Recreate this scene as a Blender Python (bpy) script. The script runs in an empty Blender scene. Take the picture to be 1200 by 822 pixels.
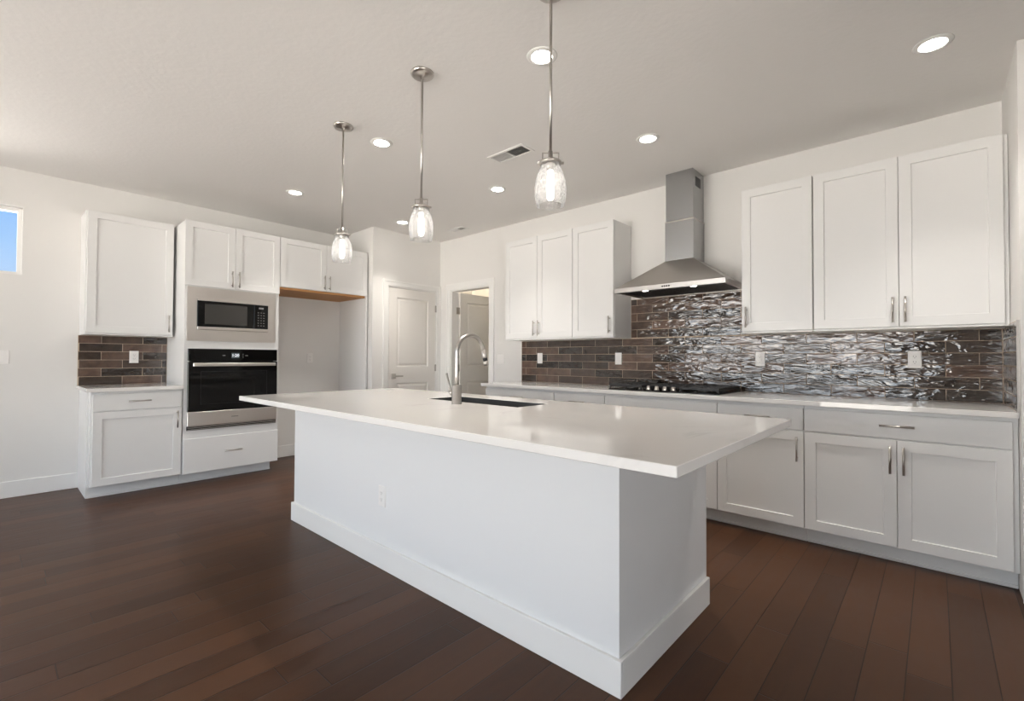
import bpy, bmesh, math, random
from mathutils import Vector, Matrix
random.seed(7)
C = bpy.context.scene.collection
sc = bpy.context.scene
PI = math.pi

# ------------------------------------------------------------------ camera, world, exposure
F_PX, CAM_H, YAW, PITCH, ROLL = 550.03, 1.175, math.radians(132.053), 0.0165, 0.0042
fw = Vector((math.cos(YAW), math.sin(YAW), 0)); rt = Vector((math.sin(YAW), -math.cos(YAW), 0))
ax = (fw + PITCH * Vector((0, 0, 1))).normalized(); up = rt.cross(ax)
r2 = (rt + ROLL * up).normalized(); u2 = r2.cross(ax)
cam = bpy.data.objects.new('camera', bpy.data.cameras.new('camera'))
cam.data.sensor_width = 36; cam.data.lens = F_PX / 1200 * 36; cam.data.clip_start = 0.05
cam.matrix_world = Matrix(((r2.x, u2.x, -ax.x, 0), (r2.y, u2.y, -ax.y, 0), (r2.z, u2.z, -ax.z, CAM_H), (0, 0, 0, 1)))
C.objects.link(cam); sc.camera = cam
vs = sc.view_settings
vs.view_transform = 'Standard'; vs.look = 'None'; vs.gamma = 1; vs.use_curve_mapping = False
vs.exposure = 0.04

SKY_BLUE = 1.0
GLOW = 5.2
GROUND_GLOW = 11.5        # world glows below the horizon as pale ground, added to brighten the ceiling
DOWNLIGHT = 28.0
DOWNLIGHT_W = 75.0
PENDANT = 12.0

def build_world():
    w = bpy.data.worlds.new('sky'); sc.world = w; w.use_nodes = True
    nt = w.node_tree; nt.nodes.clear(); N = nt.nodes.new; L = nt.links.new
    tc = N('ShaderNodeTexCoord'); sep = N('ShaderNodeSeparateXYZ'); L(tc.outputs['Generated'], sep.inputs[0])
    ramp = N('ShaderNodeValToRGB'); L(sep.outputs['Z'], ramp.inputs[0])
    e = ramp.color_ramp.elements
    e[0].position = 0.0; e[0].color = (.75, .85, 1.0, 1)
    e[1].position = 0.5; e[1].color = (.14, .36, 1.0, 1)
    a = e.new(0.01); a.color = (.75, .85, 1.0, 1)
    b = e.new(0.16); b.color = (.42, .66, 1.0, 1)
    c = e.new(0.27); c.color = (.22, .50, 1.0, 1)
    bg = N('ShaderNodeBackground'); L(ramp.outputs[0], bg.inputs[0]); bg.inputs[1].default_value = SKY_BLUE
    # bright hazy sky around the sun, out past the glazing on the south side (-Y)
    dot = N('ShaderNodeVectorMath'); dot.operation = 'DOT_PRODUCT'; L(tc.outputs['Generated'], dot.inputs[0])
    dot.inputs[1].default_value = Vector((.35, -1, .22)).normalized()
    mr = N('ShaderNodeMapRange'); mr.interpolation_type = 'SMOOTHSTEP'; L(dot.outputs['Value'], mr.inputs[0])
    mr.inputs[1].default_value = -.2; mr.inputs[2].default_value = .75
    mul = N('ShaderNodeMath'); mul.operation = 'MULTIPLY'; L(mr.outputs[0], mul.inputs[0]); mul.inputs[1].default_value = GLOW
    bg2 = N('ShaderNodeBackground'); bg2.inputs[0].default_value = (.92, .97, 1.0, 1); L(mul.outputs[0], bg2.inputs[1])
    add = N('ShaderNodeAddShader'); L(bg.outputs[0], add.inputs[0]); L(bg2.outputs[0], add.inputs[1])
    gnd = N('ShaderNodeBackground'); gnd.inputs[0].default_value = (1, .93, .84, 1); gnd.inputs[1].default_value = GROUND_GLOW
    lt = N('ShaderNodeMath'); lt.operation = 'LESS_THAN'; L(sep.outputs['Z'], lt.inputs[0]); lt.inputs[1].default_value = 0.0
    ms = N('ShaderNodeMixShader'); L(lt.outputs[0], ms.inputs[0]); L(add.outputs[0], ms.inputs[1]); L(gnd.outputs[0], ms.inputs[2])
    out = N('ShaderNodeOutputWorld'); L(ms.outputs[0], out.inputs[0])
build_world()

def portal(name, loc, rot, sx, sy):
    l = bpy.data.lights.new(name, 'AREA'); l.shape = 'RECTANGLE'; l.size = sx; l.size_y = sy
    l.cycles.is_portal = True
    o = bpy.data.objects.new(name, l); o.location = loc; o.rotation_euler = rot; C.objects.link(o)
YS = -4.0      # inner face of the glazed wall behind the photographer
portal('window_portal', (-2.6, YS - .02, 1.27), (PI / 2, 0, PI), 4.6, 2.3)     # faces into the room
portal('window_portal', (3.62, -1.7, 1.27), (PI / 2, 0, PI / 2), 2.8, 2.3)

# ------------------------------------------------------------------ materials
def lin(c):
    return tuple(((v / 255) / 12.92 if v / 255 <= .04045 else ((v / 255 + .055) / 1.055) ** 2.4) for v in c)

def mat(name, col, rough=.5, metal=0, bump=None, emit=None, coat=0, spec=.5, var=0.0, aniso=0):
    m = bpy.data.materials.new(name); m.use_nodes = True; nt = m.node_tree
    p = nt.nodes['Principled BSDF']; N = nt.nodes.new; L = nt.links.new
    p.inputs['Base Color'].default_value = (*col, 1); p.inputs['Roughness'].default_value = rough
    p.inputs['Metallic'].default_value = metal; p.inputs['Specular IOR Level'].default_value = spec
    p.inputs['Coat Weight'].default_value = coat
    tc = N('ShaderNodeTexCoord')
    if var:
        n = N('ShaderNodeTexNoise'); n.inputs['Scale'].default_value = 3; n.inputs['Detail'].default_value = 3
        L(tc.outputs['Object'], n.inputs['Vector'])
        mx = N('ShaderNodeMix'); mx.data_type = 'RGBA'
        mx.inputs[6].default_value = (*[c * (1 - var) for c in col], 1); mx.inputs[7].default_value = (*[min(1, c * (1 + var)) for c in col], 1)
        L(n.outputs[0], mx.inputs[0]); L(mx.outputs[2], p.inputs['Base Color'])
    if bump:
        scale, strength, dist = bump[:3]
        n = N('ShaderNodeTexNoise'); n.inputs['Scale'].default_value = scale; n.inputs['Detail'].default_value = 4
        mp = N('ShaderNodeMapping'); L(tc.outputs['Object'], mp.inputs[0]); L(mp.outputs[0], n.inputs['Vector'])
        if len(bump) > 3: mp.inputs['Scale'].default_value = bump[3]
        b = N('ShaderNodeBump'); b.inputs['Strength'].default_value = strength; b.inputs['Distance'].default_value = dist
        L(n.outputs[0], b.inputs['Height']); L(b.outputs[0], p.inputs['Normal'])
    if emit:
        p.inputs['Emission Color'].default_value = (*emit[0], 1); p.inputs['Emission Strength'].default_value = emit[1]
    return m

WALL = mat('wall_paint', (.80, .785, .762), .75, bump=(120, .15, .002))
CEIL = mat('ceiling_paint', (.88, .86, .84), .85, bump=(35, .35, .004))
TRIM = mat('trim_paint', (.86, .85, .83), .4)
CAB = mat('cabinet_paint', (.79, .785, .775), .38, bump=(60, .03, .001))
CABL = CAB
DOORP = mat('door_paint', (.82, .79, .75), .42)
ISL = mat('island_paint', (.82, .82, .82), .5, bump=(60, .03, .001))
STEEL = mat('brushed_steel', (.52, .495, .47), .3, 1, bump=(30, .05, .001, (1, 1, 30)))
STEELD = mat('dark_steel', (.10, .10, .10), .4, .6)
CHIM = mat('chimney_steel', (.40, .405, .41), .26, 1, bump=(5, .12, .01))
NICKEL = mat('satin_nickel', (.52, .49, .46), .28, 1)
BLACKGL = mat('black_glass', (.004, .004, .004), .04, spec=.28)
ASTEEL = mat('appliance_steel', (.74, .70, .665), .3, 1, bump=(30, .05, .001, (1, 1, 30)))
MWGLASS = mat('microwave_window', (.045, .043, .04), .12)
BLACK = mat('cast_iron_black', (.012, .011, .011), .45)
BLACKP = mat('black_plastic', (.015, .015, .015), .3)
WOOD = None
PLATE = mat('outlet_plastic', (.88, .86, .84), .35)
SLOT = mat('outlet_slot', (.18, .17, .16), .6)
GROUT = mat('grout', lin((190, 170, 150)), .8)
LENS = mat('light_lens', (.9, .9, .9), .5, emit=((1, .95, .88), DOWNLIGHT))
BULB = mat('bulb_glow', (1, 1, 1), .4, emit=((1, .94, .86), PENDANT))
HOODL = mat('hood_lamp', (1, 1, 1), .4, emit=((1, .95, .9), 12))
LED = mat('display_glow', (.5, .5, .5), .4, emit=((.85, .92, 1), 1.0))
LAUN = mat('utility_wall_paint', (.80, .755, .66), .8, bump=(120, .15, .002))

def wood_mat():
    m = bpy.data.materials.new('raw_wood'); m.use_nodes = True; nt = m.node_tree; p = nt.nodes['Principled BSDF']
    N = nt.nodes.new; L = nt.links.new
    tc = N('ShaderNodeTexCoord'); mp = N('ShaderNodeMapping'); mp.inputs['Scale'].default_value = (2, 30, 30)
    L(tc.outputs['Object'], mp.inputs[0]); n = N('ShaderNodeTexNoise'); L(mp.outputs[0], n.inputs[0]); n.inputs['Scale'].default_value = 2
    r = N('ShaderNodeValToRGB'); L(n.outputs[0], r.inputs[0])
    r.color_ramp.elements[0].color = (.42, .19, .06, 1); r.color_ramp.elements[1].color = (.60, .31, .11, 1)
    L(r.outputs[0], p.inputs['Base Color']); p.inputs['Roughness'].default_value = .6
    return m
WOOD = wood_mat()

def quartz_mat():
    m = bpy.data.materials.new('white_quartz'); m.use_nodes = True; nt = m.node_tree; p = nt.nodes['Principled BSDF']
    N = nt.nodes.new; L = nt.links.new
    tc = N('ShaderNodeTexCoord')
    n1 = N('ShaderNodeTexNoise'); n1.inputs['Scale'].default_value = 1.4; n1.inputs['Detail'].default_value = 6; n1.inputs['Distortion'].default_value = 1.2
    L(tc.outputs['Object'], n1.inputs[0])
    s = N('ShaderNodeMath'); s.operation = 'SUBTRACT'; L(n1.outputs[0], s.inputs[0]); s.inputs[1].default_value = .5
    a = N('ShaderNodeMath'); a.operation = 'ABSOLUTE'; L(s.outputs[0], a.inputs[0])
    r = N('ShaderNodeValToRGB'); L(a.outputs[0], r.inputs[0])
    r.color_ramp.elements[0].position = 0; r.color_ramp.elements[0].color = (.70, .68, .66, 1)
    r.color_ramp.elements[1].position = .02; r.color_ramp.elements[1].color = (.82, .80, .775, 1)
    n2 = N('ShaderNodeTexNoise'); n2.inputs['Scale'].default_value = 2.2; L(tc.outputs['Object'], n2.inputs[0])
    mr = N('ShaderNodeMapRange'); L(n2.outputs[0], mr.inputs[0]); mr.inputs[1].default_value = .55; mr.inputs[2].default_value = .7
    mx = N('ShaderNodeMix'); mx.data_type = 'RGBA'; L(mr.outputs[0], mx.inputs[0]); mx.inputs[6].default_value = (.82, .80, .775, 1); L(r.outputs[0], mx.inputs[7])
    L(mx.outputs[2], p.inputs['Base Color']); p.inputs['Roughness'].default_value = .05; p.inputs['IOR'].default_value = 1.55
    return m
QUARTZ = quartz_mat()

def tile_mat(name, c0, c1, c2):
    m = bpy.data.materials.new(name); m.use_nodes = True; nt = m.node_tree; p = nt.nodes['Principled BSDF']
    N = nt.nodes.new; L = nt.links.new
    g = N('ShaderNodeNewGeometry'); tc = N('ShaderNodeTexCoord')
    r = N('ShaderNodeValToRGB'); L(g.outputs['Random Per Island'], r.inputs[0])
    r.color_ramp.elements[0].color = (*c0, 1); r.color_ramp.elements[1].color = (*c2, 1)
    e = r.color_ramp.elements.new(.5); e.color = (*c1, 1)
    n = N('ShaderNodeTexNoise'); n.inputs['Scale'].default_value = 14; n.inputs['Detail'].default_value = 5; L(tc.outputs['Object'], n.inputs[0])
    mr = N('ShaderNodeMapRange'); L(n.outputs[0], mr.inputs[0]); mr.inputs[1].default_value = .25; mr.inputs[2].default_value = .75
    mr.inputs[3].default_value = .6; mr.inputs[4].default_value = 1.4
    mx = N('ShaderNodeVectorMath'); mx.operation = 'SCALE'; L(r.outputs[0], mx.inputs[0]); L(mr.outputs[0], mx.inputs['Scale'])
    L(mx.outputs[0], p.inputs['Base Color'])
    # hand-made glaze: shallow ripples running along each tile, different on every tile
    off = N('ShaderNodeVectorMath'); off.operation = 'SCALE'; off.inputs[0].default_value = (37, 53, 91); L(g.outputs['Random Per Island'], off.inputs['Scale'])
    ad = N('ShaderNodeVectorMath'); ad.operation = 'ADD'; L(tc.outputs['Object'], ad.inputs[0]); L(off.outputs[0], ad.inputs[1])
    mp = N('ShaderNodeMapping'); mp.inputs['Scale'].default_value = (7, 7, 25); L(ad.outputs[0], mp.inputs[0])
    n2 = N('ShaderNodeTexNoise'); n2.inputs['Scale'].default_value = 1.0; n2.inputs['Detail'].default_value = 2.5; n2.inputs['Distortion'].default_value = .8
    L(mp.outputs[0], n2.inputs[0])
    b = N('ShaderNodeBump'); b.inputs['Strength'].default_value = 1; b.inputs['Distance'].default_value = .0088; L(n2.outputs[0], b.inputs['Height'])
    L(b.outputs[0], p.inputs['Normal'])
    p.inputs['Roughness'].default_value = .02; p.inputs['Specular IOR Level'].default_value = .9
    return m
TILE = tile_mat('glazed_tile', lin((42, 35, 31)), lin((70, 57, 49)), lin((104, 82, 70)))

def floor_mat():
    m = bpy.data.materials.new('hardwood_planks'); m.use_nodes = True; nt = m.node_tree; p = nt.nodes['Principled BSDF']
    N = nt.nodes.new; L = nt.links.new
    def M(op, a, b=None, c=None):
        n = N('ShaderNodeMath'); n.operation = op
        for i, v in enumerate((a, b, c)):
            if v is None: continue
            if isinstance(v, (int, float)): n.inputs[i].default_value = v
            else: L(v, n.inputs[i])
        return n.outputs[0]
    tc = N('ShaderNodeTexCoord'); s = N('ShaderNodeSeparateXYZ'); L(tc.outputs['Object'], s.inputs[0])
    W, LEN = .127, 1.25
    u = M('DIVIDE', M('ADD', s.outputs[0], 20.03), W); row = M('FLOOR', u); fu = M('FRACT', u)
    wn = N('ShaderNodeTexWhiteNoise'); wn.noise_dimensions = '1D'; L(row, wn.inputs['W'])
    v = M('ADD', M('DIVIDE', s.outputs[1], LEN), M('MULTIPLY', wn.outputs['Value'], 7.3)); pl = M('FLOOR', v); fv = M('FRACT', v)
    cmb = N('ShaderNodeCombineXYZ'); L(row, cmb.inputs[0]); L(pl, cmb.inputs[1])
    w2 = N('ShaderNodeTexWhiteNoise'); w2.noise_dimensions = '3D'; L(cmb.outputs[0], w2.inputs['Vector'])
    # grain
    off = N('ShaderNodeVectorMath'); off.operation = 'SCALE'; off.inputs['Scale'].default_value = 11; L(w2.outputs['Color'], off.inputs[0])
    ad = N('ShaderNodeVectorMath'); ad.operation = 'ADD'; L(tc.outputs['Object'], ad.inputs[0]); L(off.outputs[0], ad.inputs[1])
    mp = N('ShaderNodeMapping'); mp.inputs['Scale'].default_value = (14, 1.6, 1); L(ad.outputs[0], mp.inputs[0])
    gr = N('ShaderNodeTexNoise'); gr.inputs['Scale'].default_value = 2; gr.inputs['Detail'].default_value = 8; gr.inputs['Roughness'].default_value = .65; gr.inputs['Distortion'].default_value = .6
    L(mp.outputs[0], gr.inputs[0])
    t = M('ADD', M('MULTIPLY', w2.outputs['Value'], .55), M('MULTIPLY', gr.outputs[0], .45))
    r = N('ShaderNodeValToRGB'); L(t, r.inputs[0])
    r.color_ramp.elements[0].position = .15; r.color_ramp.elements[0].color = (*lin((58, 35, 21)), 1)
    r.color_ramp.elements[1].position = .85; r.color_ramp.elements[1].color = (*lin((86, 56, 36)), 1)
    # seams
    du = M('MULTIPLY', M('MINIMUM', fu, M('SUBTRACT', 1, fu)), W); dv = M('MULTIPLY', M('MINIMUM', fv, M('SUBTRACT', 1, fv)), LEN)
    d = M('MINIMUM', du, dv)
    mr = N('ShaderNodeMapRange'); L(d, mr.inputs[0]); mr.inputs[1].default_value = .0006; mr.inputs[2].default_value = .0025
    mx = N('ShaderNodeMix'); mx.data_type = 'RGBA'; L(mr.outputs[0], mx.inputs[0]); mx.inputs[6].default_value = (*lin((24, 16, 12)), 1); L(r.outputs[0], mx.inputs[7])
    L(mx.outputs[2], p.inputs['Base Color'])
    wv = N('ShaderNodeTexNoise'); wv.inputs['Scale'].default_value = 3.0; L(ad.outputs[0], wv.inputs[0])
    h = M('ADD', M('ADD', M('MULTIPLY', mr.outputs[0], .5), M('MULTIPLY', gr.outputs[0], .25)), M('MULTIPLY', wv.outputs[0], 1.2))
    b = N('ShaderNodeBump'); b.inputs['Strength'].default_value = .35; b.inputs['Distance'].default_value = .004; L(h, b.inputs['Height']); L(b.outputs[0], p.inputs['Normal'])
    p.inputs['Roughness'].default_value = .34; p.inputs['Specular IOR Level'].default_value = .22
    rr = N('ShaderNodeMapRange'); L(gr.outputs[0], rr.inputs[0]); rr.inputs[3].default_value = .26; rr.inputs[4].default_value = .44; L(rr.outputs[0], p.inputs['Roughness'])
    return m
FLOOR = floor_mat()

def glass_mat(name, tint, gloss, seeds=False):
    m = bpy.data.materials.new(name); m.use_nodes = True; nt = m.node_tree; nt.nodes.clear(); N = nt.nodes.new; L = nt.links.new
    out = N('ShaderNodeOutputMaterial'); tr = N('ShaderNodeBsdfTransparent'); tr.inputs[0].default_value = (*tint, 1)
    gl = N('ShaderNodeBsdfGlossy'); gl.inputs['Roughness'].default_value = .05
    fr = N('ShaderNodeFresnel'); fr.inputs[0].default_value = 1.22 if seeds else 1.45
    mx = N('ShaderNodeMixShader'); L(tr.outputs[0], mx.inputs[1]); L(gl.outputs[0], mx.inputs[2])
    if seeds:
        tc = N('ShaderNodeTexCoord'); vo = N('ShaderNodeTexVoronoi'); vo.inputs['Scale'].default_value = 75; L(tc.outputs['Object'], vo.inputs['Vector'])
        bu = N('ShaderNodeBump'); bu.inputs['Strength'].default_value = .8; bu.inputs['Distance'].default_value = .004; L(vo.outputs['Distance'], bu.inputs['Height'])
        L(bu.outputs[0], gl.inputs['Normal']); L(bu.outputs[0], fr.inputs['Normal'])
        # cloudy seeds scatter the bulb's light
        tl = N('ShaderNodeBsdfTranslucent'); tl.inputs[0].default_value = (.95, .95, .95, 1)
        mr = N('ShaderNodeMapRange'); L(vo.outputs['Distance'], mr.inputs[0]); mr.inputs[1].default_value = .3; mr.inputs[2].default_value = .6
        mr.inputs[3].default_value = .03; mr.inputs[4].default_value = .15
        m2 = N('ShaderNodeMixShader'); L(mr.outputs[0], m2.inputs[0]); L(mx.outputs[0], m2.inputs[1]); L(tl.outputs[0], m2.inputs[2])
        L(fr.outputs[0], mx.inputs[0]); L(m2.outputs[0], out.inputs[0])
    else:
        L(fr.outputs[0], mx.inputs[0]); L(mx.outputs[0], out.inputs[0])
    return m
PANE = glass_mat('window_glass', (.98, .99, 1), .05)
SEEDED = glass_mat('seeded_glass', (.97, .97, .97), .05, True)

# ------------------------------------------------------------------ mesh helpers
def bx(bm, x0, x1, y0, y1, z0, z1, bev=0.0):
    t = bmesh.new() if bev else bm
    v = [t.verts.new((x, y, z)) for z in (z0, z1) for y in (y0, y1) for x in (x0, x1)]
    for f in ((0, 2, 3, 1), (4, 5, 7, 6), (0, 1, 5, 4), (2, 6, 7, 3), (0, 4, 6, 2), (1, 3, 7, 5)):
        t.faces.new([v[i] for i in f])
    if bev:
        bmesh.ops.bevel(t, geom=t.edges[:], offset=bev, segments=1, affect='EDGES')
        merge(bm, t)
    return bm
def merge(bm, t):
    mp = {v: bm.verts.new(v.co) for v in t.verts}
    for f in t.faces:
        nf = bm.faces.new([mp[v] for v in f.verts]); nf.smooth = f.smooth
    t.free()
def panel(bm, x0, x1, z0, z1, yb, rings):
    """slab facing -Y, back at yb; rings = (inset, y) from the outer edge inward"""
    loops = [[bm.verts.new(c) for c in ((x0, yb, z0), (x1, yb, z0), (x1, yb, z1), (x0, yb, z1))]]
    for i, y in rings:
        loops.append([bm.verts.new(c) for c in ((x0 + i, y, z0 + i), (x1 - i, y, z0 + i), (x1 - i, y, z1 - i), (x0 + i, y, z1 - i))])
    bm.faces.new(loops[0][::-1])
    for a, b in zip(loops, loops[1:]):
        for k in range(4): bm.faces.new((a[k], a[(k + 1) % 4], b[(k + 1) % 4], b[k]))
    bm.faces.new(loops[-1])
    return bm
def cyl(bm, p0, p1, r, seg=16, r1=None, smooth=True):
    p0, p1 = Vector(p0), Vector(p1); d = (p1 - p0).normalized(); r1 = r if r1 is None else r1
    a = d.orthogonal().normalized(); b = d.cross(a)
    A = [bm.verts.new(p0 + (a * math.cos(t) + b * math.sin(t)) * r) for t in [2 * PI * i / seg for i in range(seg)]]
    B = [bm.verts.new(p1 + (a * math.cos(t) + b * math.sin(t)) * r1) for t in [2 * PI * i / seg for i in range(seg)]]
    for i in range(seg):
        f = bm.faces.new((A[i], A[(i + 1) % seg], B[(i + 1) % seg], B[i])); f.smooth = smooth
    bm.faces.new(A[::-1]); bm.faces.new(B)
    return bm
def tube(bm, pts, rad, seg=14):
    pts = [Vector(p) for p in pts]; rad = rad if isinstance(rad, list) else [rad] * len(pts)
    prev = None; ref = None
    for i, p in enumerate(pts):
        d = ((pts[min(i + 1, len(pts) - 1)]) - (pts[max(i - 1, 0)])).normalized()
        if ref is None: ref = d.orthogonal().normalized()
        a = (ref - d * ref.dot(d)).normalized(); ref = a; b = d.cross(a)
        ring = [bm.verts.new(p + (a * math.cos(t) + b * math.sin(t)) * rad[i]) for t in [2 * PI * k / seg for k in range(seg)]]
        if prev:
            for k in range(seg):
                f = bm.faces.new((prev[k], prev[(k + 1) % seg], ring[(k + 1) % seg], ring[k])); f.smooth = True
        else: bm.faces.new(ring[::-1])
        prev = ring
    bm.faces.new(prev)
    return bm
def lathe(bm, prof, c=(0, 0, 0), seg=32, smooth=True, closed=False):
    """prof = (r, z) pairs; r == 0 makes a pole"""
    rings = []
    for r, z in prof:
        if r < 1e-6: rings.append([bm.verts.new((c[0], c[1], c[2] + z))])
        else: rings.append([bm.verts.new((c[0] + r * math.cos(2 * PI * k / seg), c[1] + r * math.sin(2 * PI * k / seg), c[2] + z)) for k in range(seg)])
    pr = list(zip(rings, rings[1:]))
    if closed: pr.append((rings[-1], rings[0]))
    for a, b in pr:
        for k in range(seg):
            k2 = (k + 1) % seg
            if len(a) == 1 and len(b) == 1: continue
            if len(a) == 1: f = bm.faces.new((a[0], b[k2], b[k]))
            elif len(b) == 1: f = bm.faces.new((a[k], a[k2], b[0]))
            else: f = bm.faces.new((a[k], a[k2], b[k2], b[k]))
            f.smooth = smooth
    return bm
def grid(bm, us, vs_, solid, w0, w1, mapf):
    """solid of constant thickness with holes: cells (i, j) of the us x vs_ grid where solid(i, j)"""
    V = {}
    def vert(i, j, k):
        if (i, j, k) not in V: V[i, j, k] = bm.verts.new(mapf(us[i], vs_[j], (w0, w1)[k]))
        return V[i, j, k]
    n, m = len(us) - 1, len(vs_) - 1
    S = lambda i, j: 0 <= i < n and 0 <= j < m and solid(i, j)
    for i in range(n):
        for j in range(m):
            if not S(i, j): continue
            bm.faces.new([vert(i, j, 0), vert(i, j + 1, 0), vert(i + 1, j + 1, 0), vert(i + 1, j, 0)])
            bm.faces.new([vert(i, j, 1), vert(i + 1, j, 1), vert(i + 1, j + 1, 1), vert(i, j + 1, 1)])
            for di, dj, a, b in ((-1, 0, (i, j), (i, j + 1)), (1, 0, (i + 1, j + 1), (i + 1, j)), (0, -1, (i + 1, j), (i, j)), (0, 1, (i, j + 1), (i + 1, j + 1))):
                if not S(i + di, j + dj):
                    bm.faces.new([vert(*b, 0), vert(*a, 0), vert(*a, 1), vert(*b, 1)][::-1])
    bmesh.ops.recalc_face_normals(bm, faces=bm.faces[:])
    return bm
mXY = lambda u, v, w: (u, v, w)
mXZ = lambda u, v, w: (u, w, v)
mYZ = lambda u, v, w: (w, u, v)

def obj(name, bm, m, parent=None, loc=None, recalc=True):
    if recalc: bmesh.ops.recalc_face_normals(bm, faces=bm.faces[:])
    me = bpy.data.meshes.new(name); bm.to_mesh(me); bm.free(); me.materials.append(m)
    o = bpy.data.objects.new(name, me); C.objects.link(o)
    if parent: o.parent = parent
    if loc: o.location = loc
    return o
def tag(o, label, cat, group=None):
    o['label'] = label; o['category'] = cat
    if group: o['group'] = group
    return o
def thing(name, label, cat, loc=(0, 0, 0), rotz=0, group=None):
    o = bpy.data.objects.new(name, None); C.objects.link(o); o.location = loc; o.rotation_euler = (0, 0, rotz)
    o.empty_display_size = .1
    return tag(o, label, cat, group)
def struct(name, bm, m, parent=None):
    o = obj(name, bm, m, parent)
    if not parent: o['kind'] = 'structure'
    return o
NB = bmesh.new

# ------------------------------------------------------------------ room shell
XL, YW, XR, ZC = -5.726, 4.08, 0.31, 2.75
XP, YB0 = -5.0, 3.046         # face of the closet bump-out and where it starts
YST = 3.36                    # near end of the stub wall on the right
XE = 3.6                      # far right wall of the room (out of view)

struct('floor', bx(NB(), XL - .2, XE + .2, YS - .2, 5.2, -.1, 0), FLOOR)
struct('ceiling', bx(NB(), XL - .2, XE + .2, YS - .2, 5.2, ZC, ZC + .1), CEIL)
# left wall with the high window
WY0, WY1, WZ0, WZ1 = -1.15, .165, 1.86, 2.44
struct('wall_left', grid(NB(), [YS - .16, WY0, WY1, YB0], [0, WZ0, WZ1, ZC], lambda i, j: not (i == 1 and j == 1), XL - .16, XL, mYZ), WALL)
# closet bump-out: side and front with the pantry door opening
PY0, PY1, PZ = 3.262, 4.008, 2.065
struct('wall_closet_side', bx(NB(), XL - .16, XP - .12, YB0, YB0 + .12, 0, ZC), WALL)
struct('wall_closet', grid(NB(), [YB0, PY0, PY1, YW], [0, PZ, ZC], lambda i, j: not (i == 1 and j == 0), XP - .12, XP, mYZ), WALL)
struct('wall_closet_back', bx(NB(), XL - .16, XP - .12, YW - .1, YW, 0, ZC), WALL)
struct('wall_closet_far', bx(NB(), XL - .16, XL, YB0 + .12, YW - .1, 0, ZC), WALL)
# hood wall with doorway to the utility room
DX0, DX1, DZ = -4.772, -4.054, 2.07
struct('wall_back', grid(NB(), [XP - .35, DX0, DX1, XR], [0, DZ, ZC], lambda i, j: not (i == 1 and j == 0), YW, YW + .12, mXZ), WALL)
struct('wall_right', bx(NB(), XR, XE + .16, YST, YW + .12, 0, ZC), WALL)
EY0, EY1 = -3.1, -.3
struct('wall_far_right', grid(NB(), [YS - .16, EY0, EY1, YST], [0, .12, 2.42, ZC], lambda i, j: not (i == 1 and j == 1), XE, XE + .16, mYZ), WALL)
w3 = struct('added_window_3', NB(), TRIM)  # unseen window, added to fill the alcove and right-facing sides with light
bm = NB(); bx(bm, XE + .05, XE + .11, EY0, EY1, .12, .18); bx(bm, XE + .05, XE + .11, EY0, EY1, 2.36, 2.42)
for y in (EY0, (EY0 + EY1) / 2 - .03, EY1 - .06): bx(bm, XE + .05, XE + .11, y, y + .06, .18, 2.36)
obj('window_frame', bm, TRIM, w3)
for y0, y1 in ((EY0 + .06, (EY0 + EY1) / 2 - .03), ((EY0 + EY1) / 2 + .03, EY1 - .06)): obj('window_pane', bx(NB(), XE + .077, XE + .083, y0, y1, .18, 2.36), PANE, w3)
# glazed wall behind the photographer
GX0, GX1, GZ0, GZ1 = -4.9, -.3, .12, 2.42
struct('wall_front', grid(NB(), [XL, GX0, GX1, XE], [0, GZ0, GZ1, ZC], lambda i, j: not (i == 1 and j == 1), YS - .16, YS, mXZ), WALL)
w = struct('window_2', NB(), TRIM)
bm = NB(); xs = [GX0 + k * (GX1 - GX0) / 3 for k in range(4)]
bx(bm, GX0, GX1, YS - .11, YS - .05, GZ0, GZ0 + .06); bx(bm, GX0, GX1, YS - .11, YS - .05, GZ1 - .06, GZ1)
for k, x in enumerate(xs):
    bx(bm, max(GX0, x - .035), min(GX1, x + .035), YS - .11, YS - .05, GZ0 + .06, GZ1 - .06)
obj('window_frame', bm, TRIM, w)
for k in range(3): obj('window_pane', bx(NB(), xs[k] + .035, xs[k + 1] - .035, YS - .083, YS - .077, GZ0 + .06, GZ1 - .06), PANE, w)
# utility room behind the doorway
UX0, UX1, UY1 = -5.35, -2.9, 4.99
struct('wall_utility_left', bx(NB(), UX0 - .1, UX0, YW + .12, UY1 + .1, 0, ZC), LAUN)
struct('wall_utility_back', bx(NB(), UX0, UX1, UY1, UY1 + .1, 0, ZC), LAUN)
struct('wall_utility_right', bx(NB(), UX1, UX1 + .1, YW + .12, UY1, 0, ZC), LAUN)

# window_1, high on the left wall
w1 = struct('window_1', NB(), TRIM)
obj('window_frame', grid(NB(), [WY0, WY0 + .035, WY1 - .035, WY1], [WZ0, WZ0 + .03, WZ1 - .035, WZ1], lambda i, j: not (i == 1 and j == 1), XL - .12, XL - .06, mYZ), TRIM, w1)
obj('window_pane', bx(NB(), XL - .093, XL - .087, WY0 + .035, WY1 - .035, WZ0 + .03, WZ1 - .035), PANE, w1)
obj('window_sill', grid(NB(), [WY0, WY0 + .006, WY1 - .006, WY1], [WZ0, WZ0 + .006, WZ1 - .006, WZ1], lambda i, j: not (i == 1 and j == 1), XL - .06, XL + .001, mYZ), TRIM, w1)

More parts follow.
